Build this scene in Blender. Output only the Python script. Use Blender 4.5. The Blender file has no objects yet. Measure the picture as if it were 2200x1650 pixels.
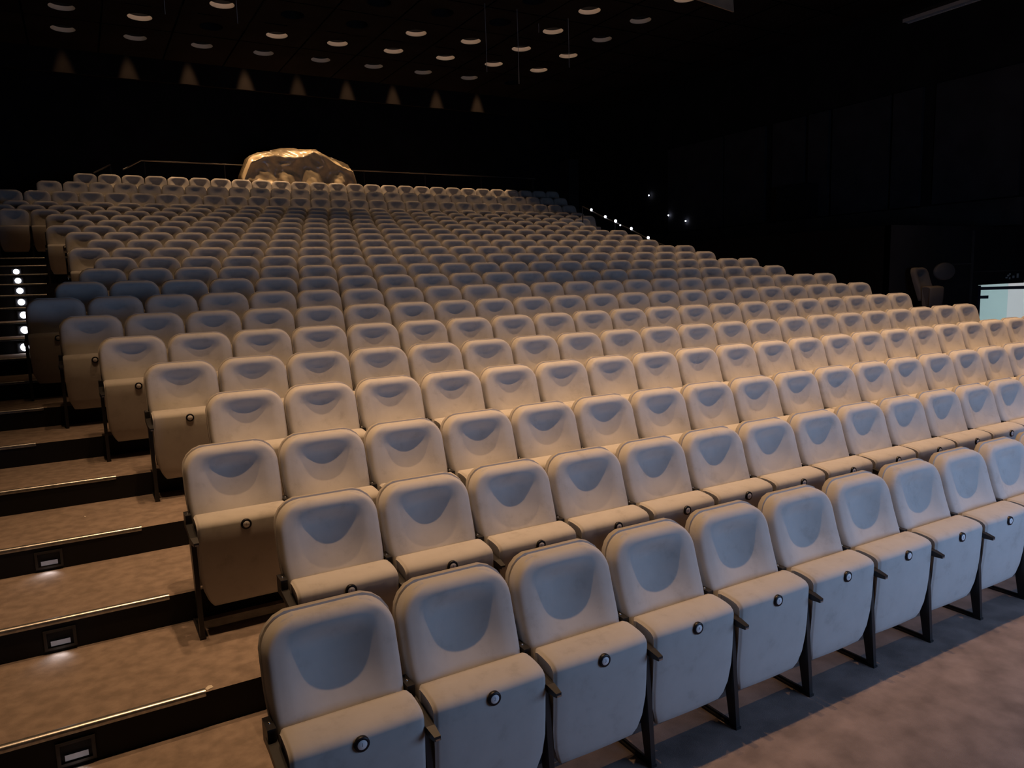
import bpy, math, random
from mathutils import Vector, Matrix, noise

random.seed(7)
S = bpy.context.scene
COL = S.collection

# ------------------------------------------------------------------ camera
cam_d = bpy.data.cameras.new('camera')
cam = bpy.data.objects.new('camera', cam_d)
COL.objects.link(cam)
cam_d.sensor_width = 36.0
cam_d.lens = 36.0 * 1600.0 / 2200.0
cam_d.clip_start = 0.05
cam_d.clip_end = 200.0
RM = Matrix(((0.8656089098638577, 0.09473204939088478, -0.49167779488452273),
             (-0.499767031068115, 0.10287888038802448, -0.8600284010586328),
             (-0.030888991917277616, 0.9901725984838753, 0.1363968305717726)))
cam.matrix_world = Matrix.Translation((0, 0, 2.2236)) @ RM.to_4x4()
S.camera = cam

# ------------------------------------------------------------------ world, view, light from the stage side
W = bpy.data.worlds.new('world')
S.world = W
W.use_nodes = True
W.node_tree.nodes['Background'].inputs[0].default_value = (0.5, 0.6, 1.0, 1)
W.node_tree.nodes['Background'].inputs[1].default_value = 0.0012
S.view_settings.view_transform = 'Standard'
S.view_settings.look = 'None'
S.view_settings.gamma = 1.0
S.view_settings.exposure = 0.0
S.view_settings.use_curve_mapping = False
try:
    S.cycles.use_denoising = True
    S.cycles.max_bounces = 5
    S.cycles.diffuse_bounces = 3
    S.cycles.sample_clamp_indirect = 3.0
except Exception:
    pass


def light(name, kind, loc, energy, color, aim=None, **kw):
    d = bpy.data.lights.new(name, kind)
    d.energy = energy
    d.color = color
    for k, v in kw.items():
        setattr(d, k, v)
    o = bpy.data.objects.new(name, d)
    COL.objects.link(o)
    o.location = loc
    if aim is not None:
        o.rotation_euler = (Vector(aim) - Vector(loc)).to_track_quat('-Z', 'Y').to_euler()
    return o


FILL_W = 150.0
# cool daylight coming in from the open stage to the right of the camera
light('stage_daylight', 'AREA', (6.2, -1.5, 1.9), FILL_W, (0.38, 0.59, 1.0), (5.8, 3.0, 1.0),
      shape='RECTANGLE', size=4.6, size_y=2.2)
WARM = (1.0, 0.60, 0.31)
LAMP_W = 440.0       # one ceiling lamp
LAMP_Y = [3.9 + 1.5 * k for k in range(13)]
LAMP_X = [0.25 + 1.47 * i for i in range(9)]
CEIL = 8.2


# ------------------------------------------------------------------ helpers
def tag(o, label, cat, group=None, kind=None):
    if label: o['label'] = label
    if cat: o['category'] = cat
    if group: o['group'] = group
    if kind: o['kind'] = kind
    return o


def empty(name, loc=(0, 0, 0), rz=0.0):
    o = bpy.data.objects.new(name, None)
    o.empty_display_size = 0.1
    o.location = loc
    o.rotation_euler = (0, 0, rz)
    COL.objects.link(o)
    return o


def link(name, mesh, parent=None, loc=(0, 0, 0)):
    o = bpy.data.objects.new(name, mesh)
    o.location = loc
    COL.objects.link(o)
    if parent is not None:
        o.parent = parent
    return o


class MB:
    """collects vertices and faces for one mesh"""

    def __init__(self):
        self.v, self.f, self.m, self.s = [], [], [], []

    def add(self, vs, fs, mi=0, smooth=False):
        b = len(self.v)
        self.v += [tuple(p) for p in vs]
        for q in fs:
            self.f.append(tuple(b + i for i in q))
            self.m.append(mi)
            self.s.append(smooth)

    def box(self, x0, x1, y0, y1, z0, z1, mi=0):
        vs = [(x0, y0, z0), (x1, y0, z0), (x1, y1, z0), (x0, y1, z0), (x0, y0, z1), (x1, y0, z1), (x1, y1, z1), (x0, y1, z1)]
        self.add(vs, [(0, 3, 2, 1), (4, 5, 6, 7), (0, 1, 5, 4), (1, 2, 6, 5), (2, 3, 7, 6), (3, 0, 4, 7)], mi)

    def bar(self, a, b, w, h, mi=0, up=(0, 0, 1)):
        a, b = Vector(a), Vector(b)
        d = (b - a).normalized()
        s = d.cross(Vector(up)).normalized() * (w / 2)
        u = s.cross(d).normalized() * (h / 2)
        vs = [p + x + y for p in (a, b) for x, y in ((-s, -u), (s, -u), (s, u), (-s, u))]
        self.add(vs, [(0, 1, 2, 3), (7, 6, 5, 4), (0, 4, 5, 1), (1, 5, 6, 2), (2, 6, 7, 3), (3, 7, 4, 0)], mi)

    def tube(self, pts, r, n=10, mi=0):
        pts = [Vector(p) for p in pts]
        rings = []
        for i, p in enumerate(pts):
            d = (pts[min(i + 1, len(pts) - 1)] - pts[max(i - 1, 0)]).normalized()
            ref = Vector((0, 0, 1)) if abs(d.z) < 0.9 else Vector((1, 0, 0))
            s = d.cross(ref).normalized()
            u = s.cross(d).normalized()
            rings.append([p + (s * math.cos(2 * math.pi * k / n) + u * math.sin(2 * math.pi * k / n)) * r for k in range(n)])
        vs = [q for ring in rings for q in ring]
        fs = []
        for i in range(len(pts) - 1):
            for k in range(n):
                k2 = (k + 1) % n
                fs.append((i * n + k, i * n + k2, (i + 1) * n + k2, (i + 1) * n + k))
        self.add(vs, fs, mi, True)
        self.add(rings[0], [tuple(range(n))], mi)
        self.add(rings[-1], [tuple(range(n))[::-1]], mi)

    def lathe(self, prof, center, axis='Z', n=20, mi=0, smooth=True):
        """prof: list of (radius, height) along the axis"""
        vs = []
        for (r, h) in prof:
            for k in range(n):
                a = 2 * math.pi * k / n
                c, s = r * math.cos(a), r * math.sin(a)
                if axis == 'Z': p = (c, s, h)
                elif axis == 'Y': p = (c, h, s)
                else: p = (h, c, s)
                vs.append((center[0] + p[0], center[1] + p[1], center[2] + p[2]))
        fs = []
        for i in range(len(prof) - 1):
            for k in range(n):
                k2 = (k + 1) % n
                fs.append((i * n + k, i * n + k2, (i + 1) * n + k2, (i + 1) * n + k))
        self.add(vs, fs, mi, smooth)

    def mesh(self, name, mats):
        me = bpy.data.meshes.new(name)
        me.from_pydata(self.v, [], self.f)
        for m in (mats if isinstance(mats, (list, tuple)) else [mats]):
            me.materials.append(m)
        me.polygons.foreach_set('material_index', self.m)
        me.polygons.foreach_set('use_smooth', self.s)
        me.update()
        return me

    def obj(self, name, mats, parent=None, loc=(0, 0, 0)):
        return link(name, self.mesh(name, mats), parent, loc)


# ------------------------------------------------------------------ materials
def material(name, color, rough=0.7, metal=0.0, spec=0.3, var=0.0, scale=8.0, bump=0.0, bscale=200.0, sheen=0.0,
             color2=None, emit=None, estr=0.0, detail=4.0, lo=0.35, hi=0.65):
    m = bpy.data.materials.new(name)
    m.use_nodes = True
    nt = m.node_tree
    b = nt.nodes['Principled BSDF']
    b.inputs['Base Color'].default_value = (*color, 1)
    b.inputs['Roughness'].default_value = rough
    b.inputs['Metallic'].default_value = metal
    b.inputs['Specular IOR Level'].default_value = spec
    if sheen:
        b.inputs['Sheen Weight'].default_value = sheen
        b.inputs['Sheen Roughness'].default_value = 0.5
    if emit:
        b.inputs['Emission Color'].default_value = (*emit, 1)
        b.inputs['Emission Strength'].default_value = estr
    tc = nt.nodes.new('ShaderNodeTexCoord')
    if var or color2:
        n = nt.nodes.new('ShaderNodeTexNoise')
        n.inputs['Scale'].default_value = scale
        n.inputs['Detail'].default_value = detail
        nt.links.new(tc.outputs['Object'], n.inputs['Vector'])
        r = nt.nodes.new('ShaderNodeValToRGB')
        c2 = color2 or tuple(c * (1 - var) for c in color)
        c1 = color if color2 else tuple(min(1, c * (1 + var * 0.6)) for c in color)
        r.color_ramp.elements[0].position = lo
        r.color_ramp.elements[1].position = hi
        r.color_ramp.elements[0].color = (*c2, 1)
        r.color_ramp.elements[1].color = (*c1, 1)
        nt.links.new(n.outputs['Fac'], r.inputs['Fac'])
        nt.links.new(r.outputs['Color'], b.inputs['Base Color'])
    if bump:
        n2 = nt.nodes.new('ShaderNodeTexNoise')
        n2.inputs['Scale'].default_value = bscale
        n2.inputs['Detail'].default_value = 2.0
        nt.links.new(tc.outputs['Object'], n2.inputs['Vector'])
        bp = nt.nodes.new('ShaderNodeBump')
        bp.inputs['Strength'].default_value = bump
        bp.inputs['Distance'].default_value = 0.01
        nt.links.new(n2.outputs['Fac'], bp.inputs['Height'])
        nt.links.new(bp.outputs['Normal'], b.inputs['Normal'])
    return m


def fabric_material():
    """worn velvet upholstery: even grey-beige with faint stains that differ from seat to seat"""
    m = material('seat_velvet', (0.50, 0.475, 0.45), rough=0.95, spec=0.1, sheen=0.12)
    nt = m.node_tree
    b = nt.nodes['Principled BSDF']
    tc = nt.nodes.new('ShaderNodeTexCoord')
    oi = nt.nodes.new('ShaderNodeObjectInfo')
    off = nt.nodes.new('ShaderNodeVectorMath')
    off.operation = 'SCALE'
    off.inputs[0].default_value = (37.0, 91.0, 53.0)
    nt.links.new(oi.outputs['Random'], off.inputs['Scale'])
    ad = nt.nodes.new('ShaderNodeVectorMath')
    ad.operation = 'ADD'
    nt.links.new(tc.outputs['Object'], ad.inputs[0])
    nt.links.new(off.outputs['Vector'], ad.inputs[1])
    n = nt.nodes.new('ShaderNodeTexNoise')
    n.inputs['Scale'].default_value = 9.0
    n.inputs['Detail'].default_value = 5.0
    n.inputs['Roughness'].default_value = 0.65
    nt.links.new(ad.outputs['Vector'], n.inputs['Vector'])
    r = nt.nodes.new('ShaderNodeValToRGB')
    r.color_ramp.elements[0].position = 0.28
    r.color_ramp.elements[0].color = (0.43, 0.405, 0.38, 1)
    r.color_ramp.elements[1].position = 0.44
    r.color_ramp.elements[1].color = (0.50, 0.475, 0.45, 1)
    e = r.color_ramp.elements.new(0.7)
    e.color = (0.53, 0.505, 0.48, 1)
    nt.links.new(n.outputs['Fac'], r.inputs['Fac'])
    nt.links.new(r.outputs['Color'], b.inputs['Base Color'])
    return m


M_FAB = fabric_material()
M_SHELL = material('shell_velvet', (0.42, 0.39, 0.36), rough=0.95, spec=0.1, sheen=0.1)
M_STEEL = material('black_steel', (0.018, 0.017, 0.018), rough=0.42, spec=0.5)
M_BRIGHT = material('bright_steel', (0.55, 0.55, 0.55), rough=0.3, metal=1.0)
M_RING = material('black_plastic_ring', (0.010, 0.010, 0.014), rough=0.4)
M_DISC = material('white_enamel', (0.80, 0.79, 0.80), rough=0.45)
M_NUM = material('grey_numeral', (0.36, 0.36, 0.40), rough=0.6)
M_TREAD = material('tread_carpet', (0.29, 0.225, 0.185), rough=0.92, spec=0.1, var=0.2, scale=14.0, bump=0.25, bscale=260.0)
M_FLOOR = material('floor_carpet', (0.26, 0.205, 0.185), rough=0.92, spec=0.1, var=0.28, scale=5.0, bump=0.3, bscale=260.0, detail=6.0)
M_RISER = material('riser_black', (0.012, 0.011, 0.012), rough=0.7, spec=0.3)
M_WALL = material('wall_black', (0.016, 0.016, 0.018), rough=0.9, spec=0.1, var=0.2, scale=1.5)
M_SHADEFAB = material('shade_darkened_fabric', (0.10, 0.09, 0.085), rough=0.95, spec=0.05)  # seat fabric with shade put into its colour, to look unlit
M_VOID = material('dark_cladding', (0.006, 0.006, 0.007), rough=0.9, spec=0.0)
M_BAND = material('wall_band', (0.045, 0.043, 0.044), rough=0.9, spec=0.1, var=0.2, scale=2.0)
M_PANEL = material('wall_panel', (0.040, 0.040, 0.047), rough=0.9, spec=0.1, var=0.2, scale=2.0)
M_CEIL = material('ceiling_panel', (0.020, 0.016, 0.015), rough=0.9, spec=0.1, var=0.2, scale=1.0)
M_NOSE = material('nosing_aluminium', (0.62, 0.60, 0.57), rough=0.33, metal=0.95, var=0.25, scale=30.0)
M_CAN = material('lamp_reflector', (0.62, 0.56, 0.52), rough=0.6)
M_BULB = material('lamp_bulb', (1, 0.8, 0.6), emit=(1.0, 0.66, 0.42), estr=13.0)
M_BULBDIM = material('lamp_bulb_dim', (1, 0.8, 0.6), emit=(1.0, 0.72, 0.5), estr=2.6)
M_BULBOFF = material('lamp_bulb_off', (0.6, 0.55, 0.5), rough=0.4)
M_LED = material('led_lens', (0.9, 0.9, 0.95), emit=(0.85, 0.88, 1.0), estr=9.0)
M_LEDDIM = material('led_lens_frosted', (0.5, 0.5, 0.55), emit=(0.8, 0.84, 1.0), estr=0.05)
M_PLASTIC = material('plastic_sheet', (0.72, 0.60, 0.40), rough=0.24, spec=0.6, var=0.15, scale=5.0)
M_DESK = material('desk_grey', (0.03, 0.03, 0.033), rough=0.6)
M_TRIMWHITE = material('corridor_white', (0.8, 0.8, 0.8), rough=0.8)
M_TEAL = material('foyer_teal', (0.55, 0.72, 0.71), rough=0.6)
M_GLASS = material('door_glass', (0.9, 0.97, 0.97), rough=0.02)
M_GLASS.node_tree.nodes['Principled BSDF'].inputs['Transmission Weight'].default_value = 1.0
M_GLASS.node_tree.nodes['Principled BSDF'].inputs['IOR'].default_value = 1.02
M_DOORDARK = material('door_frame_dark', (0.012, 0.016, 0.035), rough=0.5)
M_BOARD = material('pale_board', (0.50, 0.38, 0.27), rough=0.7, var=0.15, scale=3.0)
M_LOUVRE = material('louvre_grey', (0.55, 0.55, 0.57), rough=0.4, metal=0.5)
M_PAPER = material('paper', (0.75, 0.68, 0.58), rough=0.8)
M_SIGN = material('sign_letters', (0.45, 0.47, 0.45), rough=0.7)

# ------------------------------------------------------------------ tiers
P = 0.54
YR = [2.743, 3.687, 4.496, 5.475, 6.27, 7.146, 8.027, 8.897, 9.777, 10.645, 11.481, 12.34, 13.194, 14.068, 14.948,
      15.829, 16.713, 17.594, 18.477, 19.341, 20.343, 21.198, 22.051]
ZF = [0.1726 * r for r in range(20)] + [3.616, 3.948, 4.266]
ED = [-6.0] + [1.854 + 0.874 * r for r in range(1, 20)] + [19.433, 20.288, 21.141]
# x of the leftmost seat of each row, number of seats built
X0 = [0.693, 0.97, 0.647, 0.921, 0.599, 0.324, 0.039, -0.25, -0.005, 0.245, 0.435, 0.145, 0.397, 0.119, -0.158,
      0.085, -0.187, -0.991, -1.254, -1.556, -1.723, -0.403, 0.381]
NS = [12, 15, 19, 21, 21, 21, 22, 23, 22, 22, 21, 22, 21, 22, 23, 22, 23, 26, 28, 29, 30, 28, 27]
XL, XR = -3.4, 17.0


def structure(o):
    o['kind'] = 'structure'
    return o


m = MB()
for r in range(23):
    xr = 12.45 if 1 <= r <= 12 else XR
    y0 = ED[r]
    y1 = ED[r + 1] if r < 22 else 24.7
    z = ZF[r]
    m.add([(XL, y0, z), (xr, y0, z), (xr, y1, z), (XL, y1, z)], [(0, 1, 2, 3)], 1 if r == 0 else 0)
    if r:
        zb = ZF[r - 1] if r != 8 else 0.0
        m.add([(XL, y0, ZF[r - 1]), (xr, y0, ZF[r - 1]), (xr, y0, z), (XL, y0, z)], [(0, 1, 2, 3)], 2)
# side of the seating block towards the exit passage, and the passage floor
m.add([(12.45, ED[1], 0), (XR, ED[1], 0), (XR, 8.2, 0), (12.45, 8.2, 0)], [(0, 1, 2, 3)], 1)
for r in range(1, 8):
    y0, y1 = ED[r], ED[r + 1]
    m.add([(12.45, y0, 0), (12.45, y1, 0), (12.45, y1, ZF[r]), (12.45, y0, ZF[r])], [(0, 1, 2, 3)], 2)
# raised block over the foyer beside the right aisle
m.add([(12.45, 8.2, 3.0), (XR, 8.2, 3.0), (XR, 13.8, 3.0), (12.45, 13.8, 3.0)], [(0, 1, 2, 3)], 3)
m.add([(12.45, 8.2, -0.2), (12.45, 13.8, -0.2), (12.45, 13.8, 3.0), (12.45, 8.2, 3.0)], [(0, 1, 2, 3)], 3)
m.add([(12.45, 13.8, 2.0), (XR, 13.8, 2.0), (XR, 13.8, 3.0), (12.45, 13.8, 3.0)], [(0, 1, 2, 3)], 3)
structure(m.obj('floor', [M_TREAD, M_FLOOR, M_RISER, M_VOID]))

# ------------------------------------------------------------------ walls
m = MB(); m.box(XL - 0.2, XL, -0.5, 24.9, -0.2, 10.2); structure(m.obj('wall_left', M_WALL))
m = MB(); m.box(XL, XR, 24.7, 24.9, 3.0, 10.2); structure(m.obj('wall_back', M_WALL))
m = MB(); m.box(XR, XR + 0.2, 13.8, 24.9, -0.2, 10.2); m.box(XR, XR + 0.2, 6.0, 13.8, 2.95, 10.2); structure(m.obj('wall_right', M_WALL))
# low band with a ledge along the right wall
m = MB(); m.box(XR - 0.10, XR, 8.3, 24.7, 3.06, 3.62); structure(m.obj('trim_1', M_BAND))
m = MB(); m.box(XR - 0.22, XR, 8.3, 24.7, 2.98, 3.06); structure(m.obj('trim_2', M_WALL))
# wall panels of different widths standing on the band
edges = [(19.0, 16.6), (16.5, 15.0), (14.75, 13.7), (13.55, 12.95), (12.85, 11.3), (11.2, 10.5), (10.2, 8.4)]
for k, (ya, yb) in enumerate(edges):
    m = MB()
    m.box(XR - 0.06 - 0.03 * (k % 2), XR - 0.001, yb, ya, 3.66, 6.28)
    o = m.obj('acoustic_panel', M_PANEL)
    where = ['first from the back', 'second from the back', 'third from the back', 'fourth from the back, the narrowest',
             'third from the front', 'second from the front', 'nearest the exit door'][k]
    tag(o, 'dark grey wall panel on the right wall, ' + where, 'wall panel', 'panels on the right wall')
m = MB(); m.box(16.55, 16.995, 24.1, 24.695, 4.27, 6.75)
tag(m.obj('pilaster', M_BAND), 'pale grey column in the far right corner behind the seats', 'column')
m = MB(); m.box(16.6, 16.90, 13.2, 14.3, 3.63, 4.5)
tag(m.obj('speaker_cabinet', M_WALL), 'black box mounted low on the panels of the right wall', 'box')

# front wall of the exit passage with two door openings
m = MB()
PY = 8.2
m.box(12.45, 13.52, PY, PY + 0.12, -0.2, 3.0)
m.box(13.88, 15.30, PY, PY + 0.12, -0.2, 3.0)
m.box(13.52, 13.88, PY, PY + 0.12, 1.92, 3.0)
m.box(15.30, 17.0, PY, PY + 0.12, 1.87, 3.0)
structure(m.obj('wall_passage', M_WALL))
m = MB()
m.box(15.0, 15.035, PY - 0.03, PY, 0.0, 2.92)
m.box(14.3, 15.0, PY - 0.02, PY, 2.28, 2.30)
m.box(15.035, 16.95, PY - 0.02, PY, 2.12, 2.14)
structure(m.obj('trim_3', M_BAND))
# lit foyer behind the doors
m = MB()
m.add([(12.5, 11.6, -0.2), (20.5, 11.6, -0.2), (20.5, 11.6, 2.6), (12.5, 11.6, 2.6)], [(0, 1, 2, 3)])
m.add([(12.5, PY + .14, -0.02), (20.5, PY + .14, -0.02), (20.5, 11.6, -0.02), (12.5, 11.6, -0.02)], [(0, 1, 2, 3)])
m.add([(12.5, PY + .14, 2.6), (12.5, 11.6, 2.6), (20.5, 11.6, 2.6), (20.5, PY + .14, 2.6)], [(0, 1, 2, 3)])
m.add([(20.5, PY + .14, -0.2), (20.5, 10.25, -0.2), (20.5, 10.25, 2.6), (20.5, PY + .14, 2.6)], [(0, 1, 2, 3)])
m.add([(20.5, 10.25, -0.2), (20.5, 11.6, -0.2), (20.5, 11.6, 2.6), (20.5, 10.25, 2.6)], [(0, 1, 2, 3)], 1)
m.add([(12.5, PY + .14, -0.2), (12.5, 11.6, -0.2), (12.5, 11.6, 2.6), (12.5, PY + .14, 2.6)], [(0, 1, 2, 3)])
structure(m.obj('wall_foyer', [M_TRIMWHITE, M_TEAL]))
light('foyer_lamp', 'AREA', (16.6, 10.0, 2.5), 75.0, (0.96, 0.97, 1.0), (16.6, 10.0, 0.0), shape='RECTANGLE', size=6.0, size_y=2.2)


def door(name, label, x0, x1, ang, leaf_mat, zt):
    t = empty(name, (x0, PY + 0.1, 0))
    tag(t, label, 'door')
    f = MB()
    f.box(-0.03, 0.04, -0.11, 0.05, 0, zt)
    f.obj('door_frame', M_DOORDARK, t)
    w = x1 - x0
    lf = MB()
    d = Vector((math.cos(ang), math.sin(ang), 0))
    nrm = Vector((-d.y, d.x, 0)) * 0.02
    for (a, b, za, zb, mi) in ((0.07, w, 0.02, zt - 0.09, 0), (0.05, w, zt - 0.09, zt - 0.03, 1)):
        pa, pb = d * a, d * b
        vs = [pa - nrm, pb - nrm, pb + nrm, pa + nrm]
        vs = [Vector((p.x, p.y, za)) for p in vs] + [Vector((p.x, p.y, zb)) for p in vs]
        lf.add(vs, [(0, 3, 2, 1), (4, 5, 6, 7), (0, 1, 5, 4), (1, 2, 6, 5), (2, 3, 7, 6), (3, 0, 4, 7)], mi)
    leaf = lf.obj('door_leaf', [leaf_mat, M_DOORDARK], t)
    h = MB()
    h.bar(d * 0.05 + Vector((0, -0.06, 1.63)), d * 0.20 + Vector((0, -0.06, 1.63)), 0.05, 0.06)
    h.obj('door_handle', M_DOORDARK, leaf)
    return t


door('exit_door', 'open glass door with a dark top rail at the bright exit beyond the right aisle', 15.34, 16.9, math.radians(-42), M_GLASS, 1.86)
door('narrow_door', 'narrow door ajar with bluish light behind it, left of the bright exit', 13.66, 13.90, math.radians(60), M_TRIMWHITE, 1.92)
m = MB()
for k, (px, pz, sx, sz) in enumerate(((16.30, 1.99, 0.05, 0.03), (16.36, 2.03, 0.05, 0.035), (16.42, 2.06, 0.04, 0.03), (16.42, 1.975, 0.03, 0.04),
                                     (16.56, 2.0, 0.05, 0.05), (16.72, 2.02, 0.05, 0.09))):
    m.box(px - sx / 2, px + sx / 2, PY - 0.015, PY, pz - sz / 2, pz + sz / 2)
tag(m.obj('exit_sign', M_SIGN), 'faint grey marks of a sign above the bright exit doorway', 'sign')

# ------------------------------------------------------------------ ceiling: bays with round lamp openings
FX = {}          # brightness of single lamps, by column from the left and row from the front
for k in range(13):
    zt = max(0.99, 0.99 + 0.1975 * (LAMP_Y[k] - 2.74)) if k < 11 else 4.8
    hgt = ((CEIL + 0.22 - zt) / 7.3) ** 2
    base = [1.25, 1.0, 0.75, 0.38, 0.48, 0.52, 0.52, 0.50, 0.48, 0.46, 0.42, 0.85, 0.5][k]
    for i in range(9):
        FX[(i, k)] = base * hgt
for i, k, f in ((0, 2, 0.12), (0, 3, 0), (1, 3, 0), (0, 4, 0.05), (1, 4, 0.12), (2, 4, 0.7), (3, 4, 0.8), (4, 4, 0.25), (5, 4, 0.15), (4, 3, 0.4), (5, 3, 0.1), (6, 3, 0.4), (6, 4, 0.5),
                (0, 5, 0.6), (3, 9, 0.15), (4, 9, 0.15), (3, 10, 0.3), (4, 10, 0.5), (0, 0, 0.7), (0, 1, 0.9)):
    FX[(i, k)] *= f
m = MB()
R_OPEN, SEG = 0.25, 24
gap = 0.02
for k in range(-3, 12):
    yc = 3.9 + 1.5 * k
    for i in range(-3, 12):
        xc = 0.25 + 1.47 * i
        x0, x1, y0, y1 = xc - 0.735 + gap, xc + 0.735 - gap, yc - 0.75 + gap, yc + 0.75 - gap
        if k == 11: y1 = 22.2 - 0.2
        if 0 <= k <= 11 and 0 <= i < 9:
            inner, outer = [], []
            for s in range(SEG):
                a = 2 * math.pi * s / SEG
                c, sn = math.cos(a), math.sin(a)
                inner.append((xc + R_OPEN * c, yc + R_OPEN * sn, CEIL))
                t = min((x1 - xc) / abs(c) if abs(c) > 1e-6 else 9, ((y1 - yc) if sn > 0 else (yc - y0)) / abs(sn) if abs(sn) > 1e-6 else 9)
                outer.append((min(x1, max(x0, xc + t * c)), min(y1, max(y0, yc + t * sn)), CEIL))
            for cx, cy in ((x0, y0), (x1, y0), (x1, y1), (x0, y1)):
                j = min(range(SEG), key=lambda q: (outer[q][0] - cx) ** 2 + (outer[q][1] - cy) ** 2)
                outer[j] = (cx, cy, CEIL)
            m.add(inner + outer, [(s, (s + 1) % SEG, SEG + (s + 1) % SEG, SEG + s) for s in range(SEG)])
        else:
            m.add([(x0, y0, CEIL), (x0, y1, CEIL), (x1, y1, CEIL), (x1, y0, CEIL)], [(0, 1, 2, 3)])
structure(m.obj('ceiling', M_CEIL))
m = MB(); m.box(XL, XR, -1.5, 24.7, 10.0, 10.2); structure(m.obj('ceiling_roof', M_WALL))
m = MB(); m.box(-2.6, 15.6, 22.65, 22.75, 7.80, 9.4); structure(m.obj('wall_bulkhead', M_CEIL))

# ceiling lamps
can = MB()
can.lathe([(R_OPEN, 0.0), (R_OPEN, 0.095)], (0, 0, 0), n=SEG)
can.lathe([(R_OPEN, 0.095), (R_OPEN * 0.9, 0.42)], (0, 0, 0), n=SEG, mi=1)  # upper wall coloured black so only the rim looks lit
can.lathe([(R_OPEN * 0.9, 0.42), (0.0005, 0.44)], (0, 0, 0), n=SEG, mi=1)
can.lathe([(R_OPEN + 0.012, -0.006), (R_OPEN + 0.012, 0.43)], (0, 0, 0), n=SEG, mi=1)
can_me = can.mesh('housing', [M_CAN, M_WALL])
can_off = can.mesh('housing', [M_WALL, M_WALL])  # pale rim swapped for black so switched-off lamps look unlit
bulb = MB()
bulb.lathe([(0.001, 0.24), (0.035, 0.255), (0.05, 0.29), (0.04, 0.335), (0.02, 0.37), (0.02, 0.42)], (0, 0, 0), n=14)
bulb_me = [bulb.mesh('bulb', M_BULBOFF), bulb.mesh('bulb', M_BULBDIM), bulb.mesh('bulb', M_BULB)]
# which visible lamps glow (2), are dimmed (1) or off (0), from the left
GLOW = {6: '000000022', 7: '000000021', 8: '000000021', 9: '002002222', 10: '120222222', 11: '111111110'}
ROWN = ['front', 'second', 'third', 'fourth', 'fifth', 'sixth', 'seventh', 'eighth', 'ninth', 'tenth', 'eleventh', 'twelfth']
COLN = ['first', 'second', 'third', 'fourth', 'fifth', 'sixth', 'seventh', 'eighth', 'ninth']
spot_data = {}


def lamp_light(i, k):
    f = FX[(i, k)]
    if f <= 0: return
    key = round(f, 3)
    if key not in spot_data:
        d = bpy.data.lights.new('ceiling_spot', 'SPOT')
        d.energy = LAMP_W * f
        d.color = WARM
        d.spot_size = math.radians(48)
        d.spot_blend = 0.8
        d.shadow_soft_size = 0.06
        spot_data[key] = d
    o = bpy.data.objects.new('ceiling_spot', spot_data[key])
    o.location = (LAMP_X[i], LAMP_Y[k], CEIL + 0.22)
    COL.objects.link(o)


VIS0 = 6   # lamp rows in front of this one are above the picture
for k in range(12):
    for i in range(9):
        lamp_light(i, k)
        if k < VIS0: continue
        t = empty('ceiling_lamp', (LAMP_X[i], LAMP_Y[k], CEIL))
        tag(t, 'round recessed ceiling lamp, %s from the left in the %s row from the back wall' % (COLN[i], COLN[11 - k]), 'ceiling lamp', 'round ceiling lamps')
        link('housing', can_off if GLOW[k][i] == '0' else can_me, t)
        link('bulb', bulb_me[int(GLOW[k][i])], t)
# row of wall washers in the slot before the bulkhead
hous = MB()
hous.lathe([(0.06, 0.0), (0.06, 0.235), (0.001, 0.24)], (0, 0, 0), n=16)
hous_me = hous.mesh('wall_washer', M_STEEL)
for i in range(9):
    o = link('wall_washer', hous_me, None, (LAMP_X[i] - 0.05, 22.35, 9.76))
    tag(o, 'small black wall washer over the bulkhead behind the last row, %s from the left' % COLN[i], 'lamp', 'wall washers over the bulkhead')
    light('washer_spot', 'SPOT', (LAMP_X[i] - 0.05, 22.35, 9.74), [260, 560, 760, 900, 560, 700, 700, 650, 780][i], WARM, (LAMP_X[i] - 0.05, 22.35, 0),
          spot_size=math.radians(24), spot_blend=0.4, shadow_soft_size=0.03)
    light('added_slot_spot', 'SPOT', (LAMP_X[i], 22.15, 8.28), [10, 16, 60, 130, 130, 50, 40, 40, 30][i], WARM, (LAMP_X[i], 22.75, 5.0),
          spot_size=math.radians(56), spot_blend=0.8, shadow_soft_size=0.04)  # extra spots without fittings, added to light the last row and plastic sheet

# ------------------------------------------------------------------ seats
Z1, Z0, LEAN = 0.985, 0.40, 0.29
BW, BR = 0.259, 0.125


def sm(a, b, x):
    t = max(0.0, min(1.0, (x - a) / (b - a)))
    return t * t * (3 - 2 * t)


def half_w(z, w=BW, z1=Z1):
    h = w - 0.022 * sm(0.75, 0.42, z)
    dz = z - (z1 - BR)
    if dz > 0:
        h = (h - BR) + math.sqrt(max(0.0, BR * BR - dz * dz))
    return h


def face_y(x, z):
    y = -(Z1 - z) * LEAN
    y -= 0.014 * math.exp(-((z - 0.60) / 0.10) ** 2)
    a = abs(x) / 0.185
    w = (1 - a * a) ** 1.2 if a < 1 else 0.0
    g = sm(0.950, 0.855, z) * sm(0.50, 0.78, z)
    y += 0.056 * w * g
    return y


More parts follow.
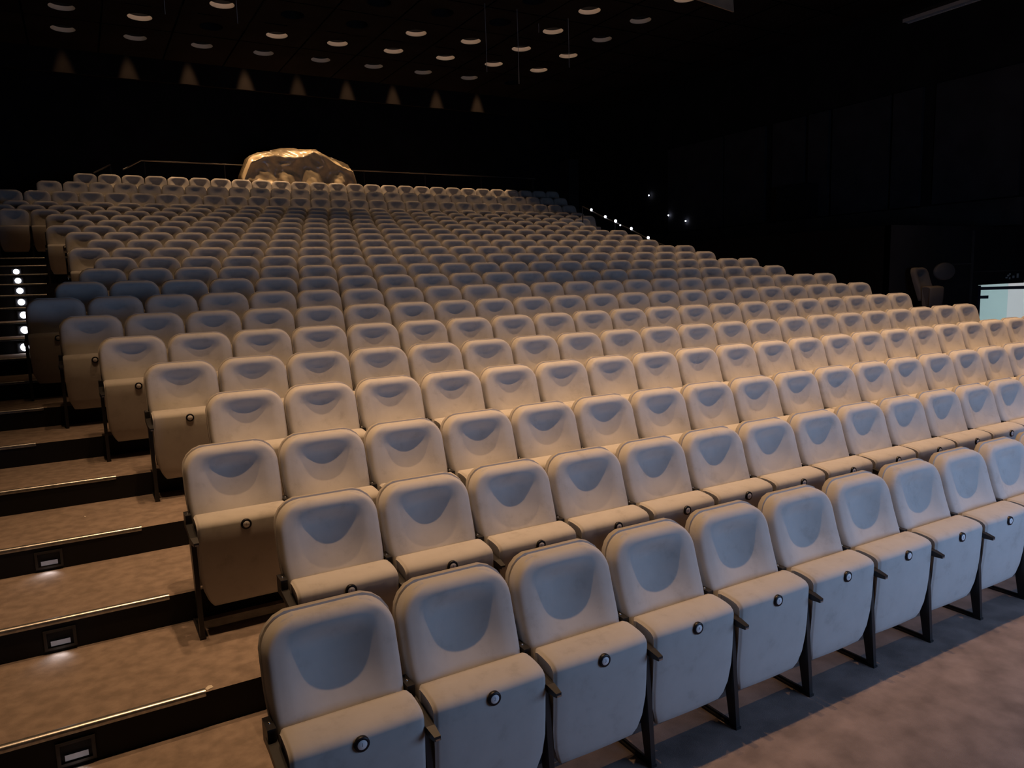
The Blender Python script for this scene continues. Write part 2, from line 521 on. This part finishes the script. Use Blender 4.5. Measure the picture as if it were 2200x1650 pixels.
def back_mesh(nu, nv, name='backrest'):
    m = MB()
    zs = []
    for j in range(nv + 1):
        t = j / nv
        zs.append(Z0 + (Z1 - Z0) * (1 - (1 - t) ** 1.35))
    us = [math.sin(math.pi / 2 * (-1 + 2 * i / nu)) * 0.55 + (-1 + 2 * i / nu) * 0.45 for i in range(nu + 1)]
    g = []
    for z in zs:
        h = half_w(z)
        row = []
        for u in us:
            x = u * h
            y = face_y(x, z)
            s = max(0.0, (abs(x) - (h - 0.032)) / 0.032)
            s2 = max(0.0, (z - (Z1 - 0.035)) / 0.035)
            q = min(1.0, math.hypot(s, s2))
            y += 0.032 * (1 - math.sqrt(max(0.0, 1 - q * q)))
            row.append((x, y, z))
        g.append(row)
    n = nu + 1
    vs = [p for row in g for p in row]
    fs = [(j * n + i, j * n + i + 1, (j + 1) * n + i + 1, (j + 1) * n + i) for j in range(nv) for i in range(nu)]
    # skirt to the back plane
    loop = [j * n for j in range(nv, -1, -1)] + list(range(1, n)) + [j * n + nu for j in range(1, nv + 1)] + [nv * n + i for i in range(nu - 1, 0, -1)]
    b = len(vs)
    for q in loop:
        x, y, z = vs[q]
        vs.append((x, -(Z1 - z) * LEAN + 0.078, z))
    L = len(loop)
    for q in range(L):
        q2 = (q + 1) % L
        fs.append((loop[q2], loop[q], b + q, b + q2))
    m.add(vs, fs, 0, True)
    return m.mesh(name, M_FAB)


def shell_mesh(nv, name='back_shell'):
    """moulded rear shell, a little larger than the cushion"""
    m = MB()
    zs = [0.24 + (Z1 + 0.008 - 0.24) * (1 - (1 - j / nv) ** 1.5) for j in range(nv + 1)]
    left, right = [], []
    for z in zs:
        h = half_w(min(z, Z1 + 0.007), BW + 0.006, Z1 + 0.008)
        left.append((-h, z)); right.append((h, z))
    outline = right + left[::-1]
    def pt(x, z, yo): return (x, -(Z1 - z) * LEAN + yo, z)
    rings = []
    for sc, yo in ((1.0, 0.072), (1.0, 0.094), (0.985, 0.105), (0.95, 0.110)):
        rings.append([pt(x * sc, 0.62 + (z - 0.62) * (0.5 + 0.5 * sc), yo) for x, z in outline])
    L = len(outline)
    vs = [p for r in rings for p in r]
    fs = []
    for k in range(len(rings) - 1):
        for q in range(L):
            q2 = (q + 1) % L
            fs.append((k * L + q, k * L + q2, (k + 1) * L + q2, (k + 1) * L + q))
    m.add(vs, fs, 0, True)
    m.add(rings[-1], [tuple(range(L))], 0)
    m.add(rings[0], [tuple(range(L))[::-1]], 0)
    return m.mesh(name, M_SHELL)


PAN = [(-0.142, 0.636), (-0.165, 0.642), (-0.21, 0.640), (-0.262, 0.634), (-0.291, 0.626), (-0.307, 0.613), (-0.313, 0.597), (-0.311, 0.52),
       (-0.306, 0.43), (-0.298, 0.34), (-0.287, 0.25), (-0.276, 0.19), (-0.262, 0.158), (-0.235, 0.142), (-0.20, 0.16), (-0.175, 0.22), (-0.158, 0.33), (-0.146, 0.46), (-0.139, 0.58)]
PAN = [(y, z + 0.014 * sm(0.45, 0.6, z)) for y, z in PAN]
PANF = [PAN[k] for k in (0, 2, 4, 6, 8, 11, 13, 16)]


def pan_mesh(prof, stations, name='seat_cushion'):
    m = MB()
    cy, cz = -0.23, 0.40
    n = len(prof)
    vs = []
    for s in stations:
        a = abs(s)
        sh = 0.0
        if a > 0.985: sh = 0.13
        elif a > 0.95: sh = 0.035
        for (y, z) in prof:
            h = 0.250
            if z < 0.33: h -= 0.060 * ((0.33 - z) / 0.20) ** 2
            py, pz = y + (cy - y) * sh, z + (cz - z) * sh * 0.35
            # the underside is slightly crowned
            if y < -0.25: py += 0.006 * a * a
            vs.append((h * s, py, pz))
    fs = []
    for k in range(len(stations) - 1):
        for q in range(n):
            q2 = (q + 1) % n
            fs.append((k * n + q, k * n + q2, (k + 1) * n + q2, (k + 1) * n + q))
    m.add(vs, fs, 0, True)
    m.add(vs[:n], [tuple(range(n))[::-1]], 0, False)
    m.add(vs[-n:], [tuple(range(n))], 0, False)
    return m.mesh(name, M_FAB)


ST = [-1, -0.99, -0.965, -0.93, -0.7, -0.35, 0, 0.35, 0.7, 0.93, 0.965, 0.99, 1]
STF = [-1, -0.96, 0, 0.96, 1]
back_hi, back_mid = back_mesh(26, 30), back_mesh(16, 18)
shell_hi, shell_mid = shell_mesh(14), shell_mesh(9)
pan_hi, pan_mid = pan_mesh(PAN, ST), pan_mesh(PAN[::2], ST[::2])

# steel armrest bracket at the left of each seat
XA = -P / 2
m = MB()
a0, a1 = Vector((XA, -0.09, 0.590)), Vector((XA, -0.305, 0.556))
m.bar(a0, a1, 0.036, 0.030)
m.add([(XA - 0.018, -0.305, 0.573), (XA + 0.018, -0.305, 0.573), (XA + 0.018, -0.305, 0.539), (XA - 0.018, -0.305, 0.539),
       (XA - 0.008, -0.358, 0.556), (XA + 0.018, -0.358, 0.556), (XA + 0.018, -0.358, 0.538), (XA - 0.008, -0.358, 0.538)],
      [(0, 1, 5, 4), (1, 2, 6, 5), (2, 3, 7, 6), (3, 0, 4, 7), (4, 5, 6, 7)])
m.box(XA - 0.016, XA + 0.016, -0.125, -0.03, 0.56, 0.648)
arm_me = m.mesh('armrest', M_STEEL)
m = MB(); m.box(XA - 0.004, XA + 0.016, -0.3592, -0.3578, 0.539, 0.546)
m.lathe([(0.005, 0.0), (0.004, 0.004), (0.0002, 0.005)], (XA, -0.08, 0.648), n=8)
armtip_me = m.mesh('bright_tip', M_BRIGHT)
m = MB()
m.add([(XA - 0.012, -0.315, 0.0), (XA + 0.012, -0.315, 0.0), (XA + 0.012, -0.272, 0.0), (XA - 0.012, -0.272, 0.0),
       (XA - 0.013, -0.27, 0.56), (XA + 0.013, -0.27, 0.56), (XA + 0.013, -0.17, 0.57), (XA - 0.013, -0.17, 0.57)],
      [(0, 3, 2, 1), (4, 5, 6, 7), (0, 1, 5, 4), (1, 2, 6, 5), (2, 3, 7, 6), (3, 0, 4, 7)])
leg_me = m.mesh('leg', M_STEEL)
m = MB(); m.box(XA - 0.016, XA + 0.016, -0.318, -0.02, 0.0, 0.012)
m.box(XA - 0.006, XA + 0.006, -0.30, -0.06, 0.012, 0.024)
foot_me = m.mesh('foot', M_STEEL)

BY, BZ = -0.3115, 0.601
m = MB()
m.lathe([(0.029, 0.004), (0.029, -0.008), (0.0265, -0.011), (0.0185, -0.011)], (0, BY, BZ), 'Y', 24)
ring_me = m.mesh('number_badge', M_RING)
m = MB()
m.lathe([(0.0188, -0.0100), (0.0175, -0.0118), (0.0002, -0.0118)], (0, BY, BZ), 'Y', 24)
disc_me = m.mesh('badge_disc', M_DISC)


def numeral_mesh(n):
    c = bpy.data.curves.new('numeral', 'FONT')
    c.body = str(n)
    c.size = 0.021
    c.align_x = 'CENTER'
    c.align_y = 'CENTER'
    c.extrude = 0.0003
    o = bpy.data.objects.new('numeral', c)
    COL.objects.link(o)
    bpy.context.view_layer.update()
    me = bpy.data.meshes.new_from_object(o)
    bpy.data.objects.remove(o)
    bpy.data.curves.remove(c)
    me.transform(Matrix.Translation((0, BY - 0.0122, BZ)) @ Matrix.Rotation(math.pi / 2, 4, 'X'))
    me.materials.clear()
    me.materials.append(M_NUM)
    return me


numerals = [numeral_mesh(n + 1) for n in range(16)]

ORD = ['first', 'second', 'third', 'fourth', 'fifth', 'sixth', 'seventh', 'eighth', 'ninth', 'tenth', 'eleventh', 'twelfth', 'thirteenth',
       'fourteenth', 'fifteenth', 'sixteenth', 'seventeenth', 'eighteenth', 'nineteenth', 'twentieth', 'twenty-first', 'twenty-second', 'twenty-third']


def place_seat(r, j):
    t = empty('folding_seat', (X0[r] + 0.03 + P * j, YR[r], ZF[r]))
    row = 'front row' if r == 0 else '%s row from the front' % ORD[r]
    tag(t, 'beige folding seat, %s from the left aisle in the %s' % (ORD[j], row), 'theatre seat', 'folding seats in rising rows')
    if r <= 5:
        link('backrest', back_hi, t)
        link('back_shell', shell_hi, t)
        link('seat_cushion', pan_hi, t)
        a = link('armrest', arm_me, t)
        link('bright_tip', armtip_me, a)
        l = link('leg', leg_me, t)
        link('foot', foot_me, l)
        b = link('number_badge', ring_me, t)
        link('badge_disc', disc_me, b)
        if r <= 2 and j < 16:
            link('badge_numeral', numerals[j], b)
    else:
        link('backrest', back_mid, t)
        link('back_shell', shell_mid, t)
        link('seat_cushion', pan_mid, t)
        link('armrest', arm_me, t)
        if j == 0:
            link('leg', leg_me, t)
            b = link('number_badge', ring_me, t)
            link('badge_disc', disc_me, b)


LAST = 15
for r in range(LAST):
    for j in range(NS[r]):
        place_seat(r, j)

# rows fifteen to twenty-two: too many to be single things
fb, fp, fs_ = back_mesh(10, 12, 'far_back'), pan_mesh(PANF, STF, 'far_pan'), shell_mesh(5, 'far_shell')
big = MB()
for r in range(LAST, 23):
    for j in range(NS[r]):
        ox, oy, oz = X0[r] + 0.03 + P * j, YR[r], ZF[r]
        for me, mi in ((fb, 0), (fp, 0), (fs_, 1)):
            big.add([(v.co.x + ox, v.co.y + oy, v.co.z + oz) for v in me.vertices], [tuple(p.vertices) for p in me.polygons], mi, True)
        big.box(ox - P / 2 - 0.014, ox - P / 2 + 0.014, oy - 0.30, oy - 0.12, oz, oz + 0.63, 2)
tag(big.obj('folding_seats', [M_FAB, M_SHELL, M_STEEL]), 'many small folding seats filling the last eight rows at the back', 'theatre seats', None, 'stuff')
for me in (fb, fp, fs_):
    bpy.data.meshes.remove(me)

# stand-in seat for a dim shape by the exit passage, darkened to look unlit
t = empty('folding_seat', (13.05, 8.0, 1.26), 0.1)
tag(t, 'stand-in folding seat darkened to look unlit, left of the narrow door', 'theatre seat')
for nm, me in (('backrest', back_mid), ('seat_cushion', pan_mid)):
    me = me.copy(); me.materials.clear(); me.materials.append(M_SHADEFAB); link(nm, me, t)
m = MB(); m.box(-0.25, 0.25, -0.28, 0.05, -1.27, 0.25)
m.obj('pedestal', M_STEEL, t)
m = MB()
m.lathe([(0.30, 0.0), (0.30, -0.03), (0.27, -0.05), (0.001, -0.055)], (0, 0, 0), 'Y', 24)
o = m.obj('dim_stand_in', M_SHADEFAB, None, (14.1, PY, 2.16))  # made-up shape for an unidentified dim patch, coloured dark as if unlit
o.scale = (1.1, 1, 0.55)
tag(o, 'dim rounded stand-in shape on the black wall above and right of the narrow door', 'stand-in shape')

# ------------------------------------------------------------------ aisle: nosings and step lights
XN = [None, 0.42, 0.34, 0.28, 0.21, 0.11, -0.42, -0.38, -0.37, -0.36, -0.3, -0.3, -0.3, -0.42, -0.43, -0.43, -0.46, -0.5, -1.4, -1.5]
for r in range(1, 20):
    m = MB()
    y, z = ED[r], ZF[r]
    prof = [(0.036, 0.0), (0.034, 0.005), (0.026, 0.008), (0.015, 0.0095), (0.004, 0.008), (-0.003, 0.003), (-0.005, -0.006), (-0.005, -0.018)]
    vs = [(x, y + a, z + b) for x in (XL + 0.05, XN[r]) for a, b in prof]
    n = len(prof)
    m.add(vs, [(q, q + 1, n + q + 1, n + q) for q in range(n - 1)], 0, True)
    m.add(vs[:n], [tuple(range(n))[::-1]]); m.add(vs[n:], [tuple(range(n))])
    tag(m.obj('step_nosing', M_NOSE), 'thin metal nosing on the edge of the %s step of the left aisle' % ORD[r - 1], 'stair nosing', 'metal step edges in the aisle')

LX = {2: -0.20, 3: -0.26, 4: -0.32, 10: -0.62, 11: -0.65, 12: -0.69, 13: -0.75, 14: -0.80, 15: -0.86, 16: -0.92}
for r, x in LX.items():
    y, z = ED[r], ZF[r]
    t = empty('step_light', (x, y, z - 0.10))
    tag(t, '%s step light in the black riser of the %s step of the left aisle' % ('dim boxed' if r < 5 else 'glaring white', ORD[r - 1]), 'step light', 'step lights in the left aisle')
    m = MB()
    # bezel frame
    m.box(-0.075, 0.075, -0.012, 0.0, 0.042, 0.055); m.box(-0.075, 0.075, -0.012, 0.0, -0.055, -0.042)
    m.box(-0.075, -0.060, -0.012, 0.0, -0.042, 0.042); m.box(0.060, 0.075, -0.012, 0.0, -0.042, 0.042)
    m.obj('bezel', M_STEEL, t)
    m = MB()
    if r < 5:
        m.add([(-0.045, -0.004, -0.036), (0.045, -0.004, -0.036), (0.045, -0.010, -0.006), (-0.045, -0.010, -0.006)], [(0, 1, 2, 3)])
        m.obj('lens', M_LEDDIM, t)
    else:
        m.lathe([(0.045, -0.012), (0.04, -0.028), (0.022, -0.040), (0.001, -0.044)], (0, 0, 0), 'Y', 14)
        m.obj('lens', M_LED, t)
    if r < 5:
        light('step_spot', 'SPOT', (x, y - 0.03, z - 0.115), 0.55, (0.82, 0.88, 1.0), (x - 0.02, y - 0.10, z - 0.20),
              spot_size=math.radians(110), spot_blend=0.9, shadow_soft_size=0.02)

# marker lights along a sloping rail of the right aisle
rail = [(12.32, 13.9, 2.95), (12.32, 14.55, 3.16), (12.32, 15.19, 3.43), (12.32, 15.85, 3.67), (12.32, 16.28, 3.82), (12.32, 16.92, 4.07), (12.32, 17.3, 4.22)]
t = empty('aisle_rail', (12.32, 13.9, 2.3))
tag(t, 'dark sloping handrail carrying white marker lights beside the right aisle', 'handrail')
m = MB(); m.tube([(0, p[1] - 13.9, p[2] - 2.3) for p in rail], 0.02, 8); m.obj('rail', M_STEEL, t)
for p in (rail[0], rail[3], rail[6]):
    m = MB(); m.tube([(0, p[1] - 13.9, max(0.1, 0.1726 * (p[1] - 1.854) / 0.874 - 2.3 - 0.1)), (0, p[1] - 13.9, p[2] - 2.3)], 0.015, 8); m.obj('post', M_STEEL, t)
MK = [(12.3, 14.52, 3.19, 0.035), (12.3, 15.17, 3.46, 0.035), (12.3, 15.62, 3.58, 0.018), (12.3, 15.81, 3.70, 0.040), (12.3, 16.25, 3.85, 0.036), (12.3, 16.87, 4.09, 0.034)]
for k, (x, y, z, rr) in enumerate(MK):
    m = MB()
    m.lathe([(rr, 0.0), (rr * 0.85, -0.02), (rr * 0.4, -0.032), (0.0005, -0.035)], (0, 0, 0), 'Y', 14)
    m.lathe([(rr + 0.006, 0.02), (rr + 0.006, -0.004), (rr, -0.004)], (0, 0, 0), 'Y', 14, 1)
    o = m.obj('marker_light', [M_LED, M_STEEL], None, (x, y, z))
    tag(o, 'round white marker light on the right aisle rail, %s from the front%s' % (ORD[k], ', the smallest' if k == 2 else ''), 'marker light', 'marker lights of the right aisle')
for k, (y, z) in enumerate(((19.9, 4.95), (18.9, 4.2), (18.1, 3.95))):
    m = MB(); m.lathe([(0.022, 0.0), (0.018, -0.02), (0.0005, -0.025)], (0, 0, 0), 'X', 10)
    o = m.obj('indicator_light', M_LED, None, (XR - 0.09 if k == 0 else XR - 0.12, y, z))
    tag(o, 'tiny white indicator light on the dark right wall, ' + ['the highest', 'the middle one', 'the lowest'][k], 'indicator light', 'tiny lights on the right wall')

# scraps of paper on the steps
for k, (x, y, z, a) in enumerate(((0.36, 3.63, ZF[2], 0.3), (-0.11, 5.85, ZF[4], 1.0))):
    m = MB(); s = 0.016 if k == 0 else 0.006
    m.add([(-s, -s * .6, .002), (s, -s * .5, .002), (s, s * .6, .006), (0, s * .8, .009), (-s, s * .6, .003)], [(0, 1, 2, 3, 4)])
    m.add([(-s, -s * .6, .001), (s, -s * .5, .001), (s, s * .6, .005), (0, s * .8, .008), (-s, s * .6, .002)], [(4, 3, 2, 1, 0)])
    o = m.obj('paper_scrap', M_PAPER, None, (x, y, z)); o.rotation_euler = (0, 0, a)
    tag(o, ['small paper scrap by the end of the second step nosing', 'tiny pale crumb in the middle of an aisle tread'][k], 'litter', 'scraps on the aisle steps')

# ------------------------------------------------------------------ behind the last row: rails, desk under a plastic sheet
def rail_thing(label, pts, posts):
    t = empty('handrail', (pts[0][0], pts[0][1], ZF[22]))
    tag(t, label, 'handrail', 'rails behind the last row')
    o = Vector((pts[0][0], pts[0][1], ZF[22]))
    m = MB(); m.tube([Vector(p) - o for p in pts], 0.022, 10); m.obj('rail', M_BRIGHT, t)
    for (p, zb) in posts:
        m = MB(); m.tube([Vector((p[0], p[1], zb)) - o, Vector(p) - o], 0.018, 8); m.obj('post', M_STEEL, t)


rail_thing('long thin metal rail running behind the last row, bent at its left end',
           [(1.33, 22.9, 5.50), (1.825, 23.4, 5.838), (14.6, 23.4, 5.86)], [((x, 23.4, 5.84), ZF[22]) for x in (1.9, 4.0, 6.1, 8.2, 10.3, 12.4, 14.5)])
rail_thing('short sloping metal rail left of the last row', [(1.06, 23.4, 5.688), (0.634, 23.0, 5.40)], [((1.06, 23.4, 5.66), ZF[22]), ((0.66, 23.02, 5.40), ZF[22])])

t = empty('control_desk', (6.05, 23.0, ZF[22]))
tag(t, 'dark control desk hidden under the plastic sheet behind the last row', 'desk')
m = MB(); m.box(-1.3, 1.3, -0.05, 0.42, 0.0, 1.1); m.obj('desk_body', M_DESK, t)
m = MB(); m.box(-1.0, 1.0, 0.18, 0.42, 1.1, 1.6); m.obj('equipment_rack', M_DESK, t)

SIL = [(4.34, 5.42), (4.42, 5.62), (4.62, 6.06), (5.0, 6.20), (5.42, 6.32), (6.0, 6.355), (6.58, 6.36), (7.1, 6.18), (7.62, 5.98), (7.72, 5.70), (7.78, 5.35)]


def lerp_sil(x):
    for (xa, za), (xb, zb) in zip(SIL, SIL[1:]):
        if x <= xb:
            return za + (zb - za) * (x - xa) / (xb - xa)
    return SIL[-1][1]


def ridge(x, y, z):
    return 1.0 - abs(noise.noise(Vector((x, y, z)))) * 2.2


m = MB()
NU, NV = 64, 48
vs = []
for i in range(NU + 1):
    x = SIL[0][0] + (SIL[-1][0] - SIL[0][0]) * i / NU
    H = lerp_sil(x)
    lip = 0.24 + 0.07 * math.sin(x * 3.4 + 0.6) + 0.10 * noise.noise(Vector((x * 1.8, 0, 3)))
    hang = max(0.35, H - 5.2)
    for j in range(NV + 1):
        t_ = j / NV
        if t_ < 0.15:               # back
            q = t_ / 0.15
            y, z, am = 23.55, H - 0.75 * (1 - q), 0.2
        elif t_ < 0.32:             # flat top
            q = (t_ - 0.15) / 0.17
            y, z, am = 23.55 - 0.42 * q, H, 0.4
        elif t_ < 0.62:             # sloping front top
            q = (t_ - 0.32) / 0.30
            y, z, am = 23.13 - 0.42 * q, H - lip * q ** 1.3, 1.0
        else:                       # hanging front with swags
            q = (t_ - 0.62) / 0.38
            y = 22.71 + 0.22 * math.sin(min(1.0, q * 1.6) * math.pi / 2) - 0.12 * q
            z, am = H - lip - (hang - lip) * q, 0.9
        n1 = ridge(x * 1.7 + t_ * 2.0, t_ * 3.0, 1.3) * 0.085 + ridge(x * 4.2 - t_ * 5, t_ * 7.0, 7.7) * 0.04 - 0.085
        if t_ > 0.62:
            n1 += 0.07 * math.sin(x * 9 + 3 * noise.noise(Vector((x * 2, t_ * 3, 0)))) * q
        vs.append((x + 0.02 * noise.noise(Vector((x * 5, t_ * 12, 9))), y - n1 * am, z + n1 * am * (0.55 if t_ < 0.62 else 0.15)))
fs = [(i * (NV + 1) + j, (i + 1) * (NV + 1) + j, (i + 1) * (NV + 1) + j + 1, i * (NV + 1) + j + 1) for i in range(NU) for j in range(NV)]
m.add(vs, fs, 0, True)
o = m.obj('plastic_sheet', M_PLASTIC)
so = o.modifiers.new('thickness', 'SOLIDIFY'); so.thickness = 0.004
tag(o, 'crumpled golden lit plastic sheet draped over the desk behind the last row', 'plastic sheet')

# ------------------------------------------------------------------ things under the ceiling
CB = [((3.00, 15.0, 8.2), 7.08, 'hanging left of the ceiling lamps, by the top edge'), ((1.78, 15.0, 8.2), 7.07, 'furthest left of the hanging cables'),
      ((10.37, 15.0, 8.2), 7.11, 'furthest right of the hanging cables'), ((9.0, 15.0, 8.2), 6.61, 'longest of the hanging cables'),
      ((8.19, 15.0, 8.2), 6.78, 'among the middle ceiling lamps'), ((9.94, 15.6, 8.2), 8.0, 'shortest of the hanging cables')]
for (p, zb, w) in CB:
    m = MB(); m.tube([(0, 0, 0), (0.004, 0, (zb - p[2]) * 0.5), (0, 0, zb - p[2])], 0.006, 6)
    tag(m.obj('hanging_cable', M_LOUVRE, None, p), 'thin cable from the dark ceiling, ' + w, 'cable', 'thin cables below the ceiling')

m = MB()
b0, b1 = Vector((11.60, 12.4, 8.02)), Vector((12.963, 12.4, 7.90))
vs = [(b0.x, 12.40, b0.z), (b1.x, 12.40, b1.z), (12.86, 12.40, 8.9), (11.2, 12.40, 9.0)]
vs += [(x, y + 0.03, z) for x, y, z in vs]
m.add(vs, [(0, 1, 2, 3), (7, 6, 5, 4), (0, 4, 5, 1), (1, 5, 6, 2), (2, 6, 7, 3), (3, 7, 4, 0)])
tag(m.obj('ceiling_board', M_BOARD), 'pale wooden board lit warm at the top edge right of the ceiling lamps', 'board')

# louvred fitting high on the right
t = empty('louvred_fitting', (15.5, 10.067, 7.364))
tag(t, 'long unlit fluorescent fitting with a grey louvre, high up on the right', 'lamp')
d = Vector((0, -1.0, 0.0))
m = MB(); m.box(-0.09, 0.09, -3.2, 0.0, 0.02, 0.09); m.obj('body', M_STEEL, t)
m = MB()
for k in range(80):
    yk = -0.02 - 0.04 * k
    m.add([(-0.085, yk, -0.045), (0.085, yk, -0.045), (0.085, yk + 0.012, 0.02), (-0.085, yk + 0.012, 0.02)], [(0, 1, 2, 3)])
m.box(-0.092, -0.086, -3.2, 0, -0.05, 0.02); m.box(0.086, 0.092, -3.2, 0, -0.05, 0.02)
m.obj('louvre', M_LOUVRE, t)
m = MB(); m.tube([(0, -0.6, 0.09), (0, -0.6, 2.63)], 0.008, 6); m.tube([(0, -2.6, 0.09), (0, -2.6, 2.63)], 0.008, 6); m.obj('suspension', M_STEEL, t)
